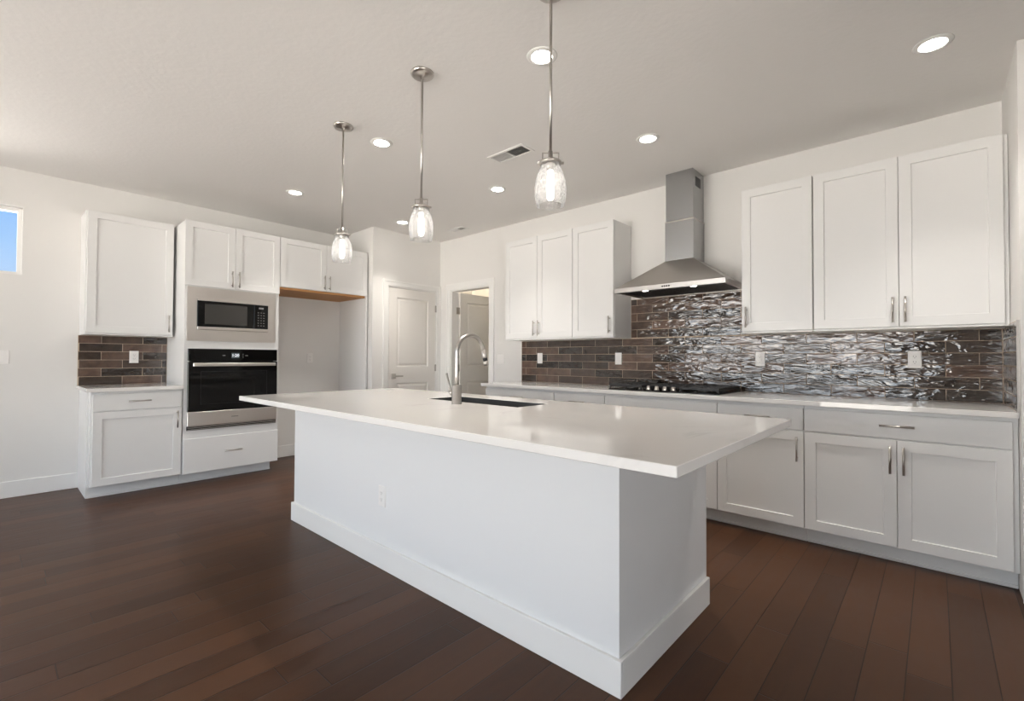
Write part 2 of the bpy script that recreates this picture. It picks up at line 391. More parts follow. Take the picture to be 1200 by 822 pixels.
# baseboards
BBH, BBT = .135, .015
def baseboard(name, x0, x1, y0, y1): struct(name, bx(NB(), x0, x1, y0, y1, 0, BBH, .003), TRIM)
baseboard('baseboard_left', XL, XL + BBT, YS, .535)
baseboard('baseboard_alcove', XL, XL + BBT, 2.012, 3.008)
baseboard('baseboard_right', XR - .004, XE, YST - BBT, YST)
baseboard('baseboard_closet', XP, XP + BBT, YB0, PY0 - .075)
baseboard('baseboard_back', DX1 + .075, -3.53, YW - BBT, YW)
baseboard('baseboard_front', GX1, XE, YS, YS + BBT)

# door casings and doors
def casing_bm(a0, a1, zt, w=.072, t=.016, lo=1.0):
    """casing around an opening a0..a1 x 0..zt on a face at y=0, projecting to -t; plain board with a raised outer band"""
    bm = NB()
    l = a0 - w * lo
    grid(bm, [l, a0 - .004, a1 + .004, a1 + w], [0, zt + .004, zt + w], lambda i, j: not (i == 1 and j == 0), -t * .65, 0, mXZ)
    t2 = NB(); grid(t2, [l, l + .02 * lo, a1 + w - .02, a1 + w], [0, zt + w - .02, zt + w], lambda i, j: not (i == 1 and j == 0), -t, -t * .65, mXZ); merge(bm, t2)
    return bm
def interior_door(name, parent_loc, rotz, w, h, label_kind):
    """local: x 0..w, y 0..-0.035 (faces -Y), z"""
    t = bpy.data.objects.new(name, None); C.objects.link(t); t.location = parent_loc; t.rotation_euler = (0, 0, rotz); t['kind'] = 'structure'
    s = .115
    zs = [0, .22, .85, 1.055, h - .115, h]
    bm = NB(); grid(bm, [0, s, w - s, w], zs, lambda i, j: not (i == 1 and j in (1, 3)), -.035, 0, mXZ)
    for z0, z1 in ((.22, .85), (1.055, h - .115)):
        for flip in (0, 1):
            q = NB(); x0, x1 = s, w - s; yf = -.035 if not flip else 0; sg = 1 if not flip else -1
            panel(q, x0, x1, z0, z1, -.0175, [(0, yf + sg * .002), (.010, yf + sg * .011), (.022, yf + sg * .011), (.04, yf + sg * .003)])
            merge(bm, q)
    obj('door_slab', bm, DOORP, t)
    return t
# casings: pantry opening lies on x = XP facing +X
tr = bpy.data.objects.new('trim_1', None); C.objects.link(tr); tr.location = (XP, 0, 0); tr.rotation_euler = (0, 0, PI / 2); tr['kind'] = 'structure'
obj('casing', casing_bm(PY0, PY1, PZ, .072), TRIM, tr)
obj('jamb', grid(NB(), [PY0 - .001, PY0 + .012, PY1 - .012, PY1 + .001], [0, PZ - .012, PZ + .001], lambda i, j: not (i == 1 and j == 0), 0, .12, mXZ), TRIM, tr)
tr2 = bpy.data.objects.new('trim_2', None); C.objects.link(tr2); tr2.location = (0, YW, 0); tr2['kind'] = 'structure'
obj('casing', casing_bm(DX0, DX1, DZ, .085), TRIM, tr2)
obj('jamb', grid(NB(), [DX0 - .001, DX0 + .014, DX1 - .014, DX1 + .001], [0, DZ - .014, DZ + .001], lambda i, j: not (i == 1 and j == 0), 0, .12, mXZ), TRIM, tr2)

def hinge(bm, x, y, z):
    cyl(bm, (x, y, z - .045), (x, y, z + .045), .008, 10); bx(bm, x - .012, x + .012, y - .002, y + .004, z - .042, z + .042)
d1 = interior_door('door_1', (XP - .035, PY0 + .014, .008), PI / 2, PY1 - PY0 - .028, PZ - .024, 'pantry')
wd = PY1 - PY0 - .028
bm = NB(); bx(bm, .035, .1, -.047, -.035, .905, .97, .003); lev = obj('door_handle', bm, NICKEL, d1)
cyl(bm := NB(), (.067, -.045, .938), (.067, -.075, .938), .011); bx(bm, .06, .185, -.083, -.07, .93, .946, .004); obj('lever', bm, NICKEL, lev)
for z in (.25, 1.035, 1.825): hinge(bm := NB(), wd + .004, -.043, z); obj('hinge', bm, NICKEL, d1)
# open door in the utility room: hinged at the left jamb, swung back 90 degrees, faces +X
wd2 = DX1 - DX0 - .03
d2 = interior_door('door_2', (DX0 + .003, YW + .13, .008), PI / 2, wd2, DZ - .03, 'utility')
for z in (.25, 1.035, 1.80):
    bm = NB(); bx(bm, -.05, -.008, -.018, -.011, z - .045, z + .045); cyl(bm, (-.004, -.02, z - .045), (-.004, -.02, z + .045), .008, 10); obj('hinge', bm, NICKEL, d2)
bm = NB(); bx(bm, wd2 - .1, wd2 - .035, -.047, -.035, .905, .97, .003); lv = obj('door_handle', bm, NICKEL, d2)
cyl(bm := NB(), (wd2 - .067, -.045, .938), (wd2 - .067, -.075, .938), .011); bx(bm, wd2 - .185, wd2 - .06, -.083, -.07, .93, .946, .004); obj('lever', bm, NICKEL, lv)

# ------------------------------------------------------------------ cabinets
def bar_handle(kind, x, z, y, L=.155):
    bm = NB(); h = L / 2; q = h * .72
    if kind == 'v':
        cyl(bm, (x, y - .03, z - h), (x, y - .03, z + h), .006, 12)
        for s in (-q, q): cyl(bm, (x, y, z + s), (x, y - .03, z + s), .0045, 8)
    else:
        cyl(bm, (x - h, y - .03, z), (x + h, y - .03, z), .006, 12)
        for s in (-q, q): cyl(bm, (x + s, y, z), (x + s, y - .03, z), .0045, 8)
    return bm
SR = .06
def shaker(x0, x1, z0, z1, y): return panel(NB(), x0, x1, z0, z1, y, [(0, y - .0185), (.0015, y - .02), (SR, y - .02), (SR + .002, y - .0105)])
def slabf(x0, x1, z0, z1, y): return panel(NB(), x0, x1, z0, z1, y, [(0, y - .0185), (.0015, y - .02)])
def front(t, kind, x0, x1, z0, z1, y, handle, m=CAB):
    o = obj('door' if kind == 'door' else 'drawer_front', (shaker if kind == 'door' else slabf)(x0, x1, z0, z1, y), m, t)
    if handle: obj('handle', bar_handle(handle[0], handle[1], handle[2], y - .02), NICKEL, o)
    return o
G = .0016
def cabinet(name, label, group, x0, x1, side, depth, z0, z1, fronts, toe=None, cw=None, holes=None, toe_ends=None):
    """side 'hood': wall y=YW, local x = world x.  side 'left': wall x=XL, local x = world y.  local y=0 is the wall, fronts face -Y"""
    base = (x0, YW, z0) if side == 'hood' else (XL, x0, z0)
    t = thing(name, label, 'cabinet', base, 0 if side == 'hood' else PI / 2, group)
    W = (cw or x1) - x0; H = z1 - z0
    obj('cabinet_body', bx(NB(), 0, W, -depth, -.002, (.10 if toe else 0), H, .001) if not holes else holes(), CAB, t)
    for f in fronts:
        k, a, b, c, d = f[:5]; h = f[5] if len(f) > 5 else None
        front(t, k, a - x0 + G, b - x0 - G, c - z0, d - z0, -depth - .0005, (h[0], h[1] - x0, h[2] - z0) if h else None)
    if toe:
        e0, e1 = toe_ends or (0, W)
        bm = bx(NB(), e0, e1, -toe, -.01, 0, .0985); bx(bm, e0, e1, -toe - .012, -toe, 0, .018, .003)
        obj('toe_kick', bm, CAB, t)
    return t
ZT = 2.438
DB = .603     # base carcass depth, doors add 2 cm
# base run under the hood, left to right
def drawer_door(a, b, n=1, dh=True, hs='r'):
    f = [('drawer', a, b, .725, .862, ('h', (a + b) / 2, .797) if dh else None)]
    if n == 2:
        m = (a + b) / 2
        f += [('door', a, m, .108, .716, ('v', m - .03, .605)), ('door', m, b, .108, .716, ('v', m + .03, .605))]
    else: f += [('door', a, b, .108, .716, ('v', b - .035 if hs == 'r' else a + .035, .605))]
    return f
BG = 'white base cabinets under the long counter'
cabinet('base_cabinet', 'white base cabinet at the doorway end of the long counter, partly behind the island', BG, -3.488, -2.5965, 'hood', DB, 0, .883, drawer_door(-3.488, -2.597, 2), .525)
cabinet('base_cabinet', 'narrow white base cabinet left of the cooktop cabinet, mostly hidden by the island', BG, -2.595, -2.0695, 'hood', DB, 0, .883, drawer_door(-2.595, -2.070), .525)
cabinet('base_cabinet', 'white base cabinet with a plain false front directly under the gas cooktop', BG, -2.068, -1.1555, 'hood', DB, 0, .883, drawer_door(-2.068, -1.156, 2, False), .525)
cabinet('base_cabinet', 'white single-door base cabinet right of the cooktop, behind the corner of the island', BG, -1.154, -.6235, 'hood', DB, 0, .883, drawer_door(-1.154, -.624), .525)
cabinet('base_cabinet', 'wide white two-door base cabinet at the right end of the long counter', BG, -.622, .308, 'hood', DB, 0, .883, drawer_door(-.622, .288, 2), .525)
# uppers
UG = 'white upper cabinets on the hood wall'
DU = .31
def lip(t, w, depth, wall=0):
    obj('light_rail', bx(NB(), 0, w + .003, -depth - .024, -.002, -.009, 0, .001), CAB, t)
zu0, zu1 = 1.381, ZT
u = cabinet('upper_cabinet', 'white two-door upper cabinet nearest the open doorway', UG, -3.481, -2.602, 'hood', DU, 1.375, ZT, [('door', -3.481, -3.041, zu0, zu1, ('v', -3.041 - .03, 1.485)), ('door', -3.041, -2.602, zu0, zu1, ('v', -3.041 + .03, 1.485))]); lip(u, .8745, DU)
u = cabinet('upper_cabinet', 'white single-door upper cabinet just left of the range hood', UG, -2.599, -2.152, 'hood', DU, 1.375, ZT, [('door', -2.6, -2.154, zu0, zu1, ('v', -2.154 - .035, 1.485))]); lip(u, .4465, DU)
u = cabinet('upper_cabinet', 'white single-door upper cabinet just right of the range hood', UG, -1.075, -.619, 'hood', DU, 1.375, ZT, [('door', -1.073, -.620, zu0, zu1, ('v', -1.073 + .035, 1.485))]); lip(u, .45, DU)
u = cabinet('upper_cabinet', 'large white two-door upper cabinet at the far right against the stub wall', UG, -.616, .308, 'hood', DU, 1.375, ZT, [('door', -.615, -.164, zu0, zu1, ('v', -.164 - .03, 1.485)), ('door', -.164, .290, zu0, zu1, ('v', -.164 + .03, 1.485))]); lip(u, .918, DU)

# left wall
LG = None
b = cabinet('base_cabinet', 'small white base cabinet on the left wall beside the wall oven', None, .545, 1.176, 'left', DB, 0, .883,
        [('drawer', .557, 1.168, .725, .862, ('h', .862, .797)), ('door', .557, 1.168, .108, .716, ('v', 1.168 - .035, .615))], .508, toe_ends=(.0, .631))
obj('side_panel', bx(NB(), -.012, 0, -.508, -.002, 0, .883, .001), CAB, b)
u = cabinet('upper_cabinet', 'white single-door upper cabinet alone over the small left counter', None, .525, 1.155, 'left', DU, 1.375, ZT, [('door', .536, 1.153, zu0, zu1, ('v', 1.153 - .035, 1.485))]); lip(u, .63, DU)
DT = .62
def tall_body():
    ys = [0, .03, .80, .832]; bm = NB()
    # local x = world y - 1.18
    return grid(bm, [0, .045, .785, .830], [.10, .53, 1.215, 1.35, 1.80, ZT], lambda i, j: not (i == 1 and j in (1, 3)), -DT, -.002, mXZ)
tall = cabinet('oven_cabinet', 'tall white cabinet holding the microwave and the wall oven', None, 1.178, 2.010, 'left', DT, 0, ZT,
        [('drawer', 1.180, 2.009, .103, .420, ('h', 1.585, .275)),
         ('door', 1.170, 1.588, 1.838, ZT, ('v', 1.588 - .03, 1.93)), ('door', 1.588, 2.009, 1.838, ZT, ('v', 1.588 + .03, 1.93))], .508, holes=tall_body, toe_ends=(0, .80))
# fridge alcove cabinet
fr = cabinet('alcove_cabinet', 'white two-door cabinet over the empty refrigerator alcove', None, 2.012, 3.028, 'left', DT, 1.915, ZT,
        [('door', 2.012, 2.515, 1.918, ZT, ('v', 2.515 - .03, 2.01)), ('door', 2.515, 3.027, 1.918, ZT, ('v', 2.515 + .03, 2.01))])
obj('bottom_panel', bx(NB(), .002, .992, -DT - .001, -.003, -.022, -.0005), WOOD, fr)
tag(obj('side_panel', bx(NB(), XL + .002, XL + DT + .018, 3.010, 3.030, 0, 1.9135, .001), CAB), 'tall white side panel closing the right of the refrigerator alcove', 'panel')

# ------------------------------------------------------------------ countertops
tag(obj('countertop', bx(NB(), -3.53, XR - .001, YW - .65, YW - .001, .884, .914, .002), QUARTZ), 'long white quartz counter along the tiled hood wall', 'countertop')
tag(obj('countertop', bx(NB(), XL + .001, XL + .65, .515, 1.1765, .884, .914, .002), QUARTZ), 'short white quartz counter on the small left cabinet', 'countertop')

# ------------------------------------------------------------------ backsplashes
TP, TL, TT = .0763, .305, .009
def tiles(bm, a0, a1, z0, z1, org, phase, place):
    """rows of running-bond tiles clipped to a0..a1 x z0..z1; place(a, d, z) -> world"""
    k = 0; z = org
    while z < z1 - .004:
        zz0, zz1 = max(z, z0) + .0015, min(z + TP, z1) - .0015
        if z + TP > z0 + .004 and zz1 - zz0 > .006:
            ph = phase + (0 if k % 2 else TL / 2)
            n0 = math.floor((a0 - ph) / TL)
            n = n0
            while ph + n * TL < a1:
                x0 = max(ph + n * TL, a0) + .0015; x1 = min(ph + (n + 1) * TL, a1) - .0015
                if x1 - x0 > .006:
                    t = NB(); c = .0012
                    j = [random.uniform(-.0007, .0007) for _ in range(4)]
                    P = lambda a, d, q: place(a, d, q)
                    B = [t.verts.new(P(*v)) for v in ((x0, .003, zz0), (x1, .003, zz0), (x1, .003, zz1), (x0, .003, zz1))]
                    M_ = [t.verts.new(P(*v)) for v in ((x0, TT - c + j[0], zz0), (x1, TT - c + j[1], zz0), (x1, TT - c + j[2], zz1), (x0, TT - c + j[3], zz1))]
                    T = [t.verts.new(P(*v)) for v in ((x0 + c, TT + j[0], zz0 + c), (x1 - c, TT + j[1], zz0 + c), (x1 - c, TT + j[2], zz1 - c), (x0 + c, TT + j[3], zz1 - c))]
                    for A, D in ((B, M_), (M_, T)):
                        for q in range(4): t.faces.new((A[q], A[(q + 1) % 4], D[(q + 1) % 4], D[q]))
                    t.faces.new(T); t.faces.new(B[::-1])
                    bmesh.ops.recalc_face_normals(t, faces=t.faces[:]); merge(bm, t)
                n += 1
        k += 1; z += TP
HW = lambda a, d, z: (a, YW - d, z)
bm = NB(); Z0 = .9145
tiles(bm, -3.522, XR - .010, Z0, 1.3655, Z0, -.104, HW)
tiles(bm, -2.146, -1.081, 1.3655, 1.7345, Z0, -.104, HW)
bs = thing('backsplash', 'dark brown glazed subway tile backsplash behind the cooktop and long counter', 'backsplash', (0, 0, 0))
obj('tile_field', bm, TILE, bs, recalc=False)
bm = bx(NB(), -3.524, XR - .0005, YW - .0078, YW - .0005, Z0, 1.3655); bx(bm, -2.147, -1.080, YW - .0078, YW - .0005, 1.3655, 1.7347)
obj('grout_bed', bm, GROUT, bs)
LWm = lambda a, d, z: (XL + d, a, z)
bm = NB(); tiles(bm, .520, 1.176, Z0, 1.3655, Z0, .678, LWm)
bs = thing('backsplash', 'small brown subway tile backsplash on the left wall under the lone upper cabinet', 'backsplash')
obj('tile_field', bm, TILE, bs, recalc=False); obj('grout_bed', bx(NB(), XL + .0005, XL + .0078, .518, 1.1765, Z0, 1.3655), GROUT, bs)
SW = lambda a, d, z: (XR - d, a, z)
bm = NB(); tiles(bm, 3.41, YW - .011, Z0, 1.3725, Z0, 3.95, SW)
bs = thing('backsplash', 'narrow return of dark glazed tile on the stub wall at the far right', 'backsplash')
obj('tile_field', bm, TILE, bs, recalc=False); obj('grout_bed', bx(NB(), XR - .0078, XR - .0003, 3.408, YW - .0106, Z0, 1.374), GROUT, bs)
obj('edge_trim', bx(NB(), XR - .0115, XR - .0003, 3.398, 3.4075, Z0, 1.376), STEEL, bs)

# ------------------------------------------------------------------ island
IX0, IX1, IY0, IY1 = -3.455, -.828, 1.483, 2.310
SX0, SX1, SY0, SY1 = -2.42, -1.65, 1.875, 2.14
isl = thing('kitchen_island', 'long white kitchen island with tall baseboards in the middle of the room', 'kitchen island', (0, 0, 0))
obj('island_body', grid(NB(), [IX0, SX0 - .04, SX1 + .04, IX1], [IY0, SY0 - .04, SY1 + .04, IY1], lambda i, j: not (i == 1 and j == 1), .10, .8835, mXY), ISL, isl)
bm = bx(NB(), IX0, IX1, IY0, IY0 + .06, 0, .0995); bx(bm, IX0, IX1, IY0 + .06, IY1 - .09, 0, .0995); obj('plinth', bm, ISL, isl)
BH = .128
bm = NB(); bx(bm, IX0 - .016, IX1 + .016, IY0 - .016, IY0 - .0003, 0, BH, .002); obj('baseboard', bm, TRIM, isl)
bm = NB(); bx(bm, IX1 + .0003, IX1 + .016, IY0, IY1 + .014, 0, BH, .002); obj('baseboard', bm, TRIM, isl)
bm = NB(); bx(bm, IX0 - .016, IX0 - .0003, IY0, IY1 + .014, 0, BH, .002); obj('baseboard', bm, TRIM, isl)
# working side: doors facing the cooktop
n = 4; ww = (IX1 - IX0) / n
for k in range(n):
    a, bb = IX0 + k * ww, IX0 + (k + 1) * ww
    bm = shaker(-bb + .002, -a - .002, .11, .86, 0); o = obj('door', bm, CAB, isl); o.rotation_euler = (0, 0, PI); o.location = (0, IY1 + .0005, 0)
    obj('handle', bar_handle('v', -a - .04 if k % 2 else -bb + .04, .76, -.02), NICKEL, o)
tag(obj('island_countertop', grid(NB(), [-3.480, SX0, SX1, -.468], [1.119, SY0, SY1, 2.341], lambda i, j: not (i == 1 and j == 1), .884, .914, mXY), QUARTZ), 'thick white quartz island top with a sink cutout and wide overhang', 'countertop')
md = bpy.data.objects['island_countertop'].modifiers.new('bevel', 'BEVEL'); md.width = .002; md.segments = 1; md.limit_method = 'ANGLE'
# sink
snk = thing('sink', 'undermount stainless steel sink set in the island top', 'sink', ((SX0 + SX1) / 2, (SY0 + SY1) / 2, .884))
bm = NB(); hx, hy = (SX1 - SX0) / 2 + .004, (SY1 - SY0) / 2 + .004
def rr_loop(bm, hx, hy, r, z, n=5):
    vs = []
    for cx, cy, a0 in ((hx - r, hy - r, 0), (-hx + r, hy - r, PI / 2), (-hx + r, -hy + r, PI), (hx - r, -hy + r, 3 * PI / 2)):
        for i in range(n + 1):
            a = a0 + PI / 2 * i / n; vs.append(bm.verts.new((cx + r * math.cos(a), cy + r * math.sin(a), z)))
    return vs
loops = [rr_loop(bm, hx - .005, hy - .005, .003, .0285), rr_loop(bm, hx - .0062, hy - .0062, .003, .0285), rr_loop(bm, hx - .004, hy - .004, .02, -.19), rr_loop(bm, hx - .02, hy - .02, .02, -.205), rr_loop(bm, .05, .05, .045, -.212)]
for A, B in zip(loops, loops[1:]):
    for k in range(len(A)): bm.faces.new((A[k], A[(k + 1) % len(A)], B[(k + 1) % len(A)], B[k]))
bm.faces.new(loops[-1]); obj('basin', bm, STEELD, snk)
lathe(bm := NB(), [(0, -.210), (.04, -.210), (.045, -.206), (.05, -.2085)]); obj('drain', bm, STEEL, snk)
# faucet
fx, fy = -2.027, 1.778
fc = thing('faucet', 'tall brushed steel gooseneck pull-down faucet on the island', 'faucet', (fx, fy, .914))
bm = NB(); lathe(bm, [(0, 0), (.0295, 0), (.0295, .004), (.0275, .006), (.0275, .104), (.0255, .107), (0, .107)], seg=28); obj('faucet_body', bm, STEEL, fc)
R_ = .106; zc_ = .29
pts = [(0, 0, .10), (0, 0, .16), (0, 0, .22)] + [(0, R_ - R_ * math.cos(a), zc_ + R_ * math.sin(a)) for a in [math.radians(k) for k in range(0, 169, 8)]]
tube(bm := NB(), pts, .0125, 16); obj('spout', bm, STEEL, fc)
e = Vector(pts[-1]); d = (e - Vector(pts[-2])).normalized()
tube(bm := NB(), [e, e + d * .045, e + d * .05], [.0135, .0155, .0150], 16); sp = obj('spray_head', bm, STEEL, fc)
tube(bm := NB(), [e + d * .0505, e + d * .069], .0145, 16); obj('black_collar', bm, BLACKP, sp)
tube(bm := NB(), [e + d * .0695, e + d * .098], [.0155, .0145], 16); obj('nozzle', bm, STEEL, sp)
tube(bm := NB(), [(-.0270, 0, .062), (-.045, 0, .062), (-.055, 0, .062)], [.016, .016, .014], 14); hs = obj('handle_hub', bm, STEEL, fc)
tube(bm := NB(), [(-.048, 0, .06), (-.06, -.004, .10), (-.078, -.01, .172)], [.0055, .006, .0065], 10); obj('lever', bm, STEEL, hs)
# soap / air switch button mark next to the faucet base
# ------------------------------------------------------------------ cooktop
CX0, CX1, CY0, CY1 = -2.066, -1.158, 3.515, 4.015
ct = thing('gas_cooktop', 'black five-burner gas cooktop with iron grates set in the long counter', 'cooktop', ((CX0 + CX1) / 2, (CY0 + CY1) / 2, .9145))
W2, D2 = (CX1 - CX0) / 2, (CY1 - CY0) / 2
obj('cooktop_pan', bx(NB(), -W2, W2, -D2, D2, 0, .010, .003), BLACKGL, ct)
third = 2 * W2 / 3
for k in range(3):
    x0, x1 = -W2 + k * third + .006, -W2 + (k + 1) * third - .006; y0, y1 = -D2 + .012, D2 - .012
    if k == 1: y0 += .085
    bm = NB(); zt0, zt1 = .030, .046
    for (a, b_, c_, d_) in ((x0, x1, y0, y0 + .012), (x0, x1, y1 - .012, y1), (x0, x0 + .012, y0 + .012, y1 - .012), (x1 - .012, x1, y0 + .012, y1 - .012)): bx(bm, a, b_, c_, d_, zt0 - .004, zt1, .002)
    m_ = (x0 + x1) / 2
    bx(bm, m_ - .005, m_ + .005, y0 + .012, y1 - .012, zt0, zt1, .002)
    ny = 5
    for q in range(1, ny): yq = y0 + (y1 - y0) * q / ny; bx(bm, x0 + .012, m_ - .005, yq - .005, yq + .005, zt0, zt1 + .002, .002); bx(bm, m_ + .005, x1 - .012, yq - .005, yq + .005, zt0, zt1 + .002, .002)
    for xx in (x0, x1 - .014):
        for yy in (y0, y1 - .014): bx(bm, xx, xx + .014, yy, yy + .014, .010, zt0 - .003, .002)
    obj('grate', bm, BLACK, ct)
for bxx, byy, r in ((-W2 * .67, -.12, .035), (-W2 * .67, .12, .045), (0, .045, .055), (W2 * .67, -.12, .045), (W2 * .67, .12, .035)):
    bm = NB(); lathe(bm, [(0, .010), (r * 1.15, .010), (r * 1.15, .014), (r, .016), (r, .023), (r * .8, .026), (0, .026)], (bxx, byy, 0), 24); obj('burner', bm, BLACK, ct)
for kx in range(5):
    xk = -.048 - .0 + (kx - 2) * .0685 ; bm = NB()
    lathe(bm, [(0, .010), (.021, .010), (.021, .014), (.016, .016), (.0145, .040), (.013, .042), (0, .042)], (xk + .005, -D2 + .045, 0), 20); obj('knob', bm, STEEL, ct)

# ------------------------------------------------------------------ range hood
HX, HW2, HYF = -1.583, .452, 3.57
hd = thing('range_hood', 'stainless steel pyramid range hood with a square chimney over the cooktop', 'range hood', (HX, YW, 1.735))
hb, ht, hp = 0, .037, .268; dep = YW - HYF; cw_, cd_ = .122, .25
bm = NB(); grid(bm, [-HW2, -HW2 + .018, HW2 - .018, HW2], [-dep, -dep + .018, -.03, -.003], lambda i, j: not (i == 1 and j == 1), hb, ht, mXY)
obj('hood_rim', bm, STEEL, hd)
bm = NB()
A = [bm.verts.new(v) for v in ((-HW2, -dep, ht), (HW2, -dep, ht), (HW2, -.003, ht), (-HW2, -.003, ht))]
B = [bm.verts.new(v) for v in ((-cw_, -cd_, hp), (cw_, -cd_, hp), (cw_, -.003, hp), (-cw_, -.003, hp))]
for k in range(4): bm.faces.new((A[k], A[(k + 1) % 4], B[(k + 1) % 4], B[k]))
bm.faces.new(B); bm.faces.new(A[::-1]); obj('hood_canopy', bm, STEEL, hd)
join_z = .605
obj('lower_duct_cover', bx(NB(), -cw_ + .001, cw_ - .001, -cd_ + .001, -.003, hp, join_z, .002), CHIM, hd)
up_ = obj('upper_duct_cover', bx(NB(), -cw_ + .006, cw_ - .006, -cd_ + .006, -.003, join_z + .001, ZC - 1.735 - .001, .002), CHIM, hd)
obj('seam_trim', bx(NB(), -cw_ - .0005, cw_ + .0005, -cd_ - .0005, -.002, join_z - .012, join_z, .001), STEEL, hd)
bm = NB()
for k in range(6): bx(bm, cw_ - .006, cw_ - .0045, -.19 + k * .02, -.18 + k * .02, .80 + .08, .80 + .16)
obj('vent_slots', bm, BLACKP, up_)
bm = NB(); bx(bm, -HW2 + .018, HW2 - .018, -dep + .018, -.03, .014, .020); obj('underside', bm, STEELD, hd)
for s in (-1, 1):
    x0 = -.40 if s < 0 else .004
    bm = NB(); bx(bm, x0, x0 + .396, -dep + .095, -.05, .006, .0135)
    for k in range(24): bx(bm, x0 + .008 + k * .016, x0 + .012 + k * .016, -dep + .10, -.055, .003, .006)
    obj('baffle_filter', bm, STEELD, hd)
    lathe(bm := NB(), [(0, .004), (.026, .004), (.032, .007), (.032, .0135), (0, .0135)], (s * .20, -dep + .055, 0), 20); hl = obj('lamp_bezel', bm, STEEL, hd)
    lathe(bm := NB(), [(0, .0025), (.023, .0025), (.023, .0039), (0, .0039)], (s * .20, -dep + .055, 0), 20); obj('lamp_lens', bm, HOODL, hl)
for k in range(4):
    lathe(bm := NB(), [(0, 0), (.0065, 0), (.0065, .004), (0, .004)], (0, 0, 0), 12)
    o = obj('button', bm, BLACKP, hd); o.rotation_euler = (PI / 2, 0, 0); o.location = (-.027 + k * .018, -dep - .0005, .0185)

# ------------------------------------------------------------------ built-in microwave and oven (left wall; local x = world y)
def wallthing(name, label, cat, y0, z): return thing(name, label, cat, (XL + DT, y0, z), PI / 2)
mw = wallthing('microwave', 'built-in stainless steel microwave above the wall oven', 'microwave', 1.195, 1.325)
W, Hh = .775, .50; yf = -.022
bm = grid(NB(), [0, .075, W - .075, W], [0, .105, Hh - .105, Hh], lambda i, j: not (i == 1 and j == 1), yf, -.001, mXZ); obj('trim_frame', bm, ASTEEL, mw)
obj('microwave_body', bx(NB(), .077, W - .077, -.015, .38, .107, Hh - .107), BLACKP, mw)
iw = W - .15
dr = obj('door', bx(NB(), .078, .078 + iw * .775, yf - .010, -.0155, .135, Hh - .125, .002), BLACKGL, mw)
obj('door_window', bx(NB(), .135, .50, yf - .0125, yf - .0105, .16, Hh - .15), MWGLASS, dr)
cp = obj('control_panel', bx(NB(), .0785 + iw * .775 + .002, W - .078, yf - .010, -.0155, .135, Hh - .125, .002), BLACKGL, mw)
KEYP = mat('keypad_print', (.22, .22, .22), .5)
for r in range(6):
    for c_ in range(3): x = .078 + iw * .775 + .035 + c_ * .026; z = .165 + r * .026; obj('key', bx(NB(), x, x + .012, yf - .0112, yf - .0102, z, z + .005), KEYP, cp)
obj('display', bx(NB(), .078 + iw * .775 + .045, .078 + iw * .775 + .09, yf - .0112, yf - .0102, .335, .352), KEYP, cp)
obj('steel_strip', bx(NB(), .078, W - .078, yf - .012, -.0155, .1065, .134, .002), ASTEEL, mw)
obj('steel_strip', bx(NB(), .078, W - .078, yf - .012, -.0155, Hh - .124, Hh - .1065, .002), ASTEEL, mw)

ov = wallthing('wall_oven', 'black glass and stainless steel built-in wall oven', 'oven', 1.205, .497)
W, Hh = .782, .755
obj('oven_box', bx(NB(), .03, W - .03, -.001, .5, .04, .70), BLACKP, ov)
cp = obj('control_panel', bx(NB(), 0, W, -.028, -.0015, .640, Hh, .003), BLACKGL, ov)
obj('display', bx(NB(), W / 2 - .035, W / 2 + .035, -.0292, -.0282, .668, .718), mat('display_window', (.03, .035, .04), .2, emit=((.4, .5, .55), .12)), cp)
def text(name, s, size, m, parent, loc, rot):
    cu = bpy.data.curves.new(name, 'FONT'); cu.body = s; cu.size = size; cu.extrude = .0004; cu.align_x = 'CENTER'; cu.align_y = 'CENTER'
    to = bpy.data.objects.new(name + '_tmp', cu); C.objects.link(to)
    dg = bpy.context.evaluated_depsgraph_get(); me = bpy.data.meshes.new_from_object(to.evaluated_get(dg)); bpy.data.objects.remove(to)
    me.materials.clear(); me.materials.append(m); o = bpy.data.objects.new(name, me); C.objects.link(o); o.parent = parent; o.location = loc; o.rotation_euler = rot
    return o
text('clock_digits', '1:20', .038, LED, cp, (W / 2, -.0298, .693), (PI / 2, 0, 0))
for s in (-1, 1): obj('touch_mark', bx(NB(), W / 2 + s * .10 - .012, W / 2 + s * .10 + .012, -.029, -.0283, .690, .696), KEYP, cp)
for k in range(3): obj('touch_mark', bx(NB(), W / 2 + .062, W / 2 + .072, -.029, -.0283, .672 + k * .016, .677 + k * .016), KEYP, cp)
dr = obj('oven_door', bx(NB(), 0, W, -.034, -.0015, .170, .634, .003), BLACKGL, ov)
bm = NB(); bx(bm, .03, W - .03, -.078, -.062, .590, .622, .004); 
for x in (.05, W - .07): bx(bm, x, x + .02, -.063, -.0345, .598, .614)
obj('handle', bm, ASTEEL, dr)
obj('window_outline', grid(NB(), [.10, .103, W - .103, W - .10], [.235, .238, .54, .543], lambda i, j: not (i == 1 and j == 1), -.0345, -.0341, mXZ), BLACKP, dr)
lp = obj('lower_steel_panel', bx(NB(), 0, W, -.034, -.0015, .040, .168, .003), ASTEEL, ov)
obj('badge', bx(NB(), W / 2 - .03, W / 2 + .03, -.0346, -.0341, .100, .107), mat('badge_grey', (.25, .24, .23), .4), lp)
bm = bx(NB(), 0, W, -.012, -.0015, 0, .038); obj('vent_recess', bm, BLACKP, ov)
bm = NB()
for z in (.006, .020, .032):
    bx(bm, .004, W - .004, -.03, -.0125, z, z + .0035)
obj('vent_louver', bm, ASTEEL, ov)

